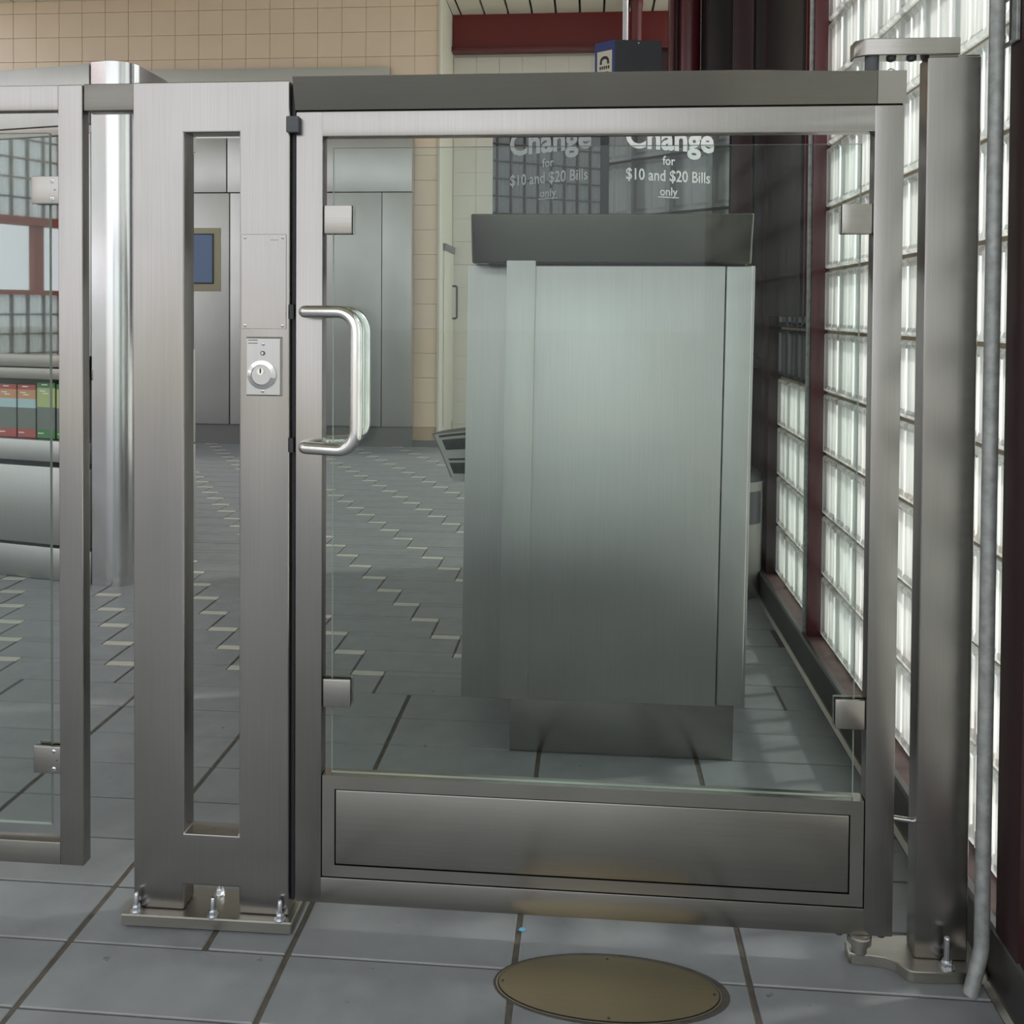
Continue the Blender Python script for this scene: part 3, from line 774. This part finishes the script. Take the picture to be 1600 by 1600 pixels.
# rounded corner column
bm = bmesh.new()
pts = [(-2.040, 3.672), (-1.972, 3.6565)]
for k in range(9):
    a = math.radians(-100 + 100 * k / 8); pts.append((-1.955 + .087 * math.cos(a), 3.742 + .087 * math.sin(a)))
pts += [(-1.868, 3.99), (-2.02, 3.99)]
prism(bm, pts, 0, 2.150); mk('corner_column', bm, steel('column_steel', (.62, .62, .62), .20, 'Z', .05), bt, True)
B('side_panel', -1.90, -1.872, 3.995, 4.30, .03, .50, STEELB, bt, .003)
B('side_panel', -1.90, -1.872, 3.995, 4.30, .51, .95, STEELB, bt, .003)
B('side_window', -1.895, -1.88, 3.995, 4.30, .955, 1.88, INSIDE, bt)
B('side_fascia', -1.90, -1.868, 3.995, 4.30, 1.885, 2.150, STEELB, bt, .003)
# front: fascia, window, sill, rack, panels
u0, u1 = .110, 1.95
BF('fascia', u0, u1, -.004, .30, 1.90, 2.145, STEELB, .003)
BF('window_head', u0, u1, .006, .05, 1.862, 1.899, STEELX, .002)
BF('window_pane', u0 + .03, u1, .020, .028, .948, 1.862, PANEB)
BF('window_jamb', u0, u0 + .03, .004, .06, .948, 1.862, STEELB, .002)
BF('counter_edge', u0, u1, -.012, .30, .897, .948, STEELX, .003)
BF('counter_apron', u0, u1, -.018, .10, .846, .893, STEELX, .004)
BF('lower_rail', u0, u1, -.004, .10, .500, .588, STEELB, .002)
BF('lower_panel', u0, u1, -.004, .10, .152, .478, STEELB, .002)
BF('plinth_panel', u0, u1, .000, .10, .002, .138, STEELB, .002)
BF('dark_joint', u0, u1, .012, .09, .130, .505, DARKGAP)
BF('rack_back', u0, u1, .085, .10, .580, .85, INSIDE)
BF('rear_wall', u0, u1, .55, .58, 0, 2.1, INSIDE)
BF('inner_floor', u0, u1, .32, .55, .85, .86, INSIDE)
bm = bmesh.new(); prism(bm, [P(u1, .0), P(u0, .0), P(u0 + .02, .62), P(u1, .62)], 2.11, 2.146); mk('roof', bm, STEELB, bt)
# leaflets in the rack (each one a thing)
LW_ = .1000
def leaflet(u, kind, label, z0=.592, h=.225):
    t = thing('leaflet', label, 'leaflet', (P(u + LW_ / 2, .03)[0], P(u + LW_ / 2, .03)[1], z0), 'leaflets in the booth rack')
    cols = {'red': (RED_L, ORA_L, PALE_L, GRY_L, RED_L), 'green': (GRN_L, LIME_L, LIME_L, GRY_L, GRN_L)}[kind]
    lv = (1.0, .905, .73, .56, .16, 0)
    names = ('title_band', 'colour_band', 'picture_band', 'text_band', 'foot_band')
    for i in range(5):
        e = .00003 * i
        BF(names[i], u + .003, u + LW_ - .003, .030, .036, z0 + h * lv[i + 1], z0 + h * lv[i], cols[i], 0, t)
    for zz, uu in ((.955, .4), (.84, .3), (.80, .45), (.08, .2)):
        BF('printed_line', u + LW_ * (1 - uu) - .018, u + LW_ * (1 - uu) + .012, .0290, .0302, z0 + h * zz, z0 + h * zz + .004, WHITE, 0, t)
leaflet(.213, 'green', 'green leaflet nearest the booth corner, partly behind the fence frame', h=.232)
leaflet(.316, 'green', 'green leaflet beside the two red leaflets in the booth rack', h=.236)
leaflet(.419, 'red', 'red leaflet next to the green one in the booth rack')
leaflet(.522, 'red', 'red leaflet at the left edge of the photo in the booth rack')

# ================================================================== BACK CABINETS
cb = thing('steel_cabinets', 'stainless steel wall cabinets along the far beige tiled wall', 'cabinet', (-3.2, 7.7, 0))
YC = 7.69
B('header_fascia', -6.4, -1.685, YC + .02, 7.755, 2.60, 3.185, steel('fascia_steel', (.74, .74, .72), .4, 'X', .04), cb, .003)
for xa, xb in ((-5.6, -4.20), (-4.19, -3.08), (-3.07, -1.487)): B('upper_panel', xa, xb, YC, 7.755, 2.140, 2.598, STEELB, cb, .003)
for xa, xb in ((-5.5, -4.70), (-4.69, -3.905), (-3.895, -3.055), (-3.045, -2.40), (-2.39, -1.742), (-1.735, -1.487)):
    B('door_panel', xa, xb, YC, 7.755, .170, 2.132, STEELB, cb, .003)
B('dark_back', -6.2, -1.492, YC + .03, 7.757, .02, 2.6, DARKGAP, cb)
B('base_plinth', -6.2, -1.485, YC + .015, 7.757, .0, .166, BASEG, cb)
B('screen_surround', -3.62, -3.128, YC - .006, YC + .001, 1.300, 1.838, BEIGE, cb, .002)
sc = B('screen_frame', -3.58, -3.185, YC - .012, YC - .005, 1.362, 1.790, CHAR, cb, .002)
B('screen_glass', -3.57, -3.197, YC - .0135, YC - .011, 1.375, 1.778, SCREEN, sc)
# alcove door with pull handle on the wall return
ad = thing('access_panel', 'narrow pale access panel with a pull handle on the wall return', 'panel', (-1.24, 8.1, .15))
B('panel_leaf', -1.2425, -1.2300, 7.85, 8.36, .16, 1.66, CREAM, ad, .002)
B('panel_head', -1.2425, -1.2200, 7.83, 8.38, 1.66, 1.72, BASEG, ad, .002)
bm = bmesh.new(); tube(bm, arc_path([(-1.231, 8.30, 1.37), (-1.19, 8.30, 1.37), (-1.19, 8.30, 1.08), (-1.231, 8.30, 1.08)], .015, 4), .009, 8); mk('pull_handle', bm, CHAR, ad, True)

# ---- maroon roof steel
ib = thing('steel_beam', 'deep maroon steel beam under the slatted ceiling at the back', 'beam', (0, 8.3, 3.45))
B('beam_web', -1.243, 2.0, 8.33, 8.40, 3.50, 3.80, plain('beam_paint', srgb(104, 30, 30), .45), ib)
B('bottom_flange', -1.243, 2.0, 8.27, 8.41, 3.462, 3.50, MAROON, ib, .003)
wall_alcove_dark = B('dark_panel', .42, 2.0, 8.34, 8.411, 0, 3.46, MAROOND, wall_alcove)
rc = thing('round_column', 'maroon round steel column with side plates beyond the change sign', 'column', (.42, 4.35, 0))
bm = bmesh.new(); lathe(bm, [(.050, .0), (.050, 3.8)], (.442, 4.30, 0), 'Z', 28); mk('column_shaft', bm, MAROONF, rc, True)
B('side_plate', .352, .372, 4.28, 4.40, 0, 3.8, MAROON, rc, .003); B('side_plate', .375, .392, 4.31, 4.36, 0, 3.8, MAROOND, rc, .003)
B('back_plate', .352, .525, 4.37, 4.40, 0, 3.8, MAROOND, rc)
bm = bmesh.new(); lathe(bm, [(.050, 0), (.050, 3.74), (.056, 3.75), (.056, 3.8)], (.375, 8.05, 0), 'Z', 20)
tag(mk('round_column', bm, MAROON, None, True), 'slender maroon pipe column behind the hanging telephone sign', 'column')

# ---- hanging telephone sign
ps = thing('telephone_sign', 'hanging blue and charcoal telephone sign on a white pole', 'sign', (.16, 5.1, 2.2))
fp_ = [(.017, 5.075), (.122, 5.0), (.370, 5.042), (.370, 5.20), (.017, 5.20)]
bm = bmesh.new(); prism(bm, fp_, 2.14, 2.590, 1); bm.normal_update(); bm.faces.ensure_lookup_table()
for f in bm.faces:
    c_ = f.calc_center_median(); f.material_index = 1 if (c_.y < 5.06 and c_.x < .1) else 0
mk('sign_case', bm, [CHAR, BLUE], ps)
pd = Vector((.105, -.075, 0)).normalized(); pn = Vector((pd.y, -pd.x, 0)); pO = Vector((.017, 5.075, 0)); PL = .129
def pplate(name, s0, s1, z0, z1, mat, par, e0=.0, e1=.002):
    a, b_ = pO + pd * s0 + pn * e0, pO + pd * s1 + pn * e0; c_, d_ = pO + pd * s1 + pn * e1, pO + pd * s0 + pn * e1
    bm = bmesh.new(); prism(bm, [(a.x, a.y), (b_.x, b_.y), (c_.x, c_.y), (d_.x, d_.y)], z0, z1); return mk(name, bm, mat, par)
pp = pplate('pictogram_panel', .016, .112, 2.20, 2.540, IVORY, ps)
bm = bmesh.new()   # handset: an arch with two ends
def pt(s, z, e): q = pO + pd * s + pn * e; return bm.verts.new((q.x, q.y, z))
n = 10; outer_, inner_ = [], []
for k in range(n + 1):
    a = math.pi * k / n
    outer_.append((.064 - .029 * math.cos(a), 2.487 + .026 * math.sin(a))); inner_.append((.064 - .017 * math.cos(a), 2.483 + .014 * math.sin(a)))
poly = [(.033, 2.470)] + outer_ + [(.095, 2.470), (.081, 2.470)] + inner_[::-1] + [(.047, 2.470)]
a_ = [pt(s, z, .002) for s, z in poly]; b_ = [pt(s, z, .0032) for s, z in poly]
for i in range(len(poly)): bm.faces.new((a_[i], a_[(i + 1) % len(poly)], b_[(i + 1) % len(poly)], b_[i]))
e_ = bm.faces.new(b_); bmesh.ops.triangulate(bm, faces=[e_]); mk('handset_symbol', bm, NAVY, pp)
for z, cnt in ((2.443, 5), (2.412, 4), (2.383, 5), (2.354, 4), (2.325, 5)):
    for i in range(cnt):
        s = .064 + (i - (cnt - 1) / 2) * .0135; pplate('keypad_dot', s - .0042, s + .0042, z, z + .017, NAVY, pp, .002, .003)
bm = bmesh.new(); lathe(bm, [(.0145, 2.59), (.0145, 3.80)], (.178, 5.06, 0), 'Z', 16); mk('hanging_pole', bm, WPOLE, ps, True)
bm = bmesh.new(); lathe(bm, [(.004, 0), (.003, -.003)], (.248, 5.020, 2.575), 'Y', 10); mk('case_screw', bm, WHITE, ps)

# ---- poster case on the far wall panel
pc = thing('poster_case', 'tall dark maroon poster case fixed high on the right wall', 'poster case', (.72, 3.5, 1.13))
B('case_body', .700, .7515, 3.20, 3.79, 1.13, 3.2, DARKW, pc, .003)
B('end_panel', .712, .742, 3.190, 3.200, 1.13, 3.2, MAROON, pc, .002, 1)
B('edge_trim', .742, .7500, 3.188, 3.199, 1.128, 3.2, GALV, pc, .001, 1)
# ---- litter bin
lb = thing('litter_bin', 'pale grey round litter bin with black domed lid beside the far wall', 'bin', (.585, 3.87, 0))
bm = bmesh.new(); lathe(bm, [(.118, 0), (.122, .01), (.128, .46), (.131, .468)], (.585, 3.87, 0), 'Z', 32); mk('bin_body', bm, BINM, lb, True)
bm = bmesh.new(); lathe(bm, [(.126, .468), (.122, .482), (.105, .505), (.06, .522), (.01, .527)], (.585, 3.87, 0), 'Z', 32); mk('bin_lid', bm, RUBBER, lb, True)
bm = bmesh.new()
for k in range(4):
    a0_, a1_ = math.radians(-82 + 12 * k), math.radians(-82 + 12 * (k + 1))
    q = [(.585 + r * math.cos(a), 3.87 + r * math.sin(a)) for a, r in ((a0_, .1262), (a1_, .1262), (a1_, .1285), (a0_, .1285))]
    prism(bm, q, .30, .43)
mk('bin_sticker', bm, CHAR, lb)
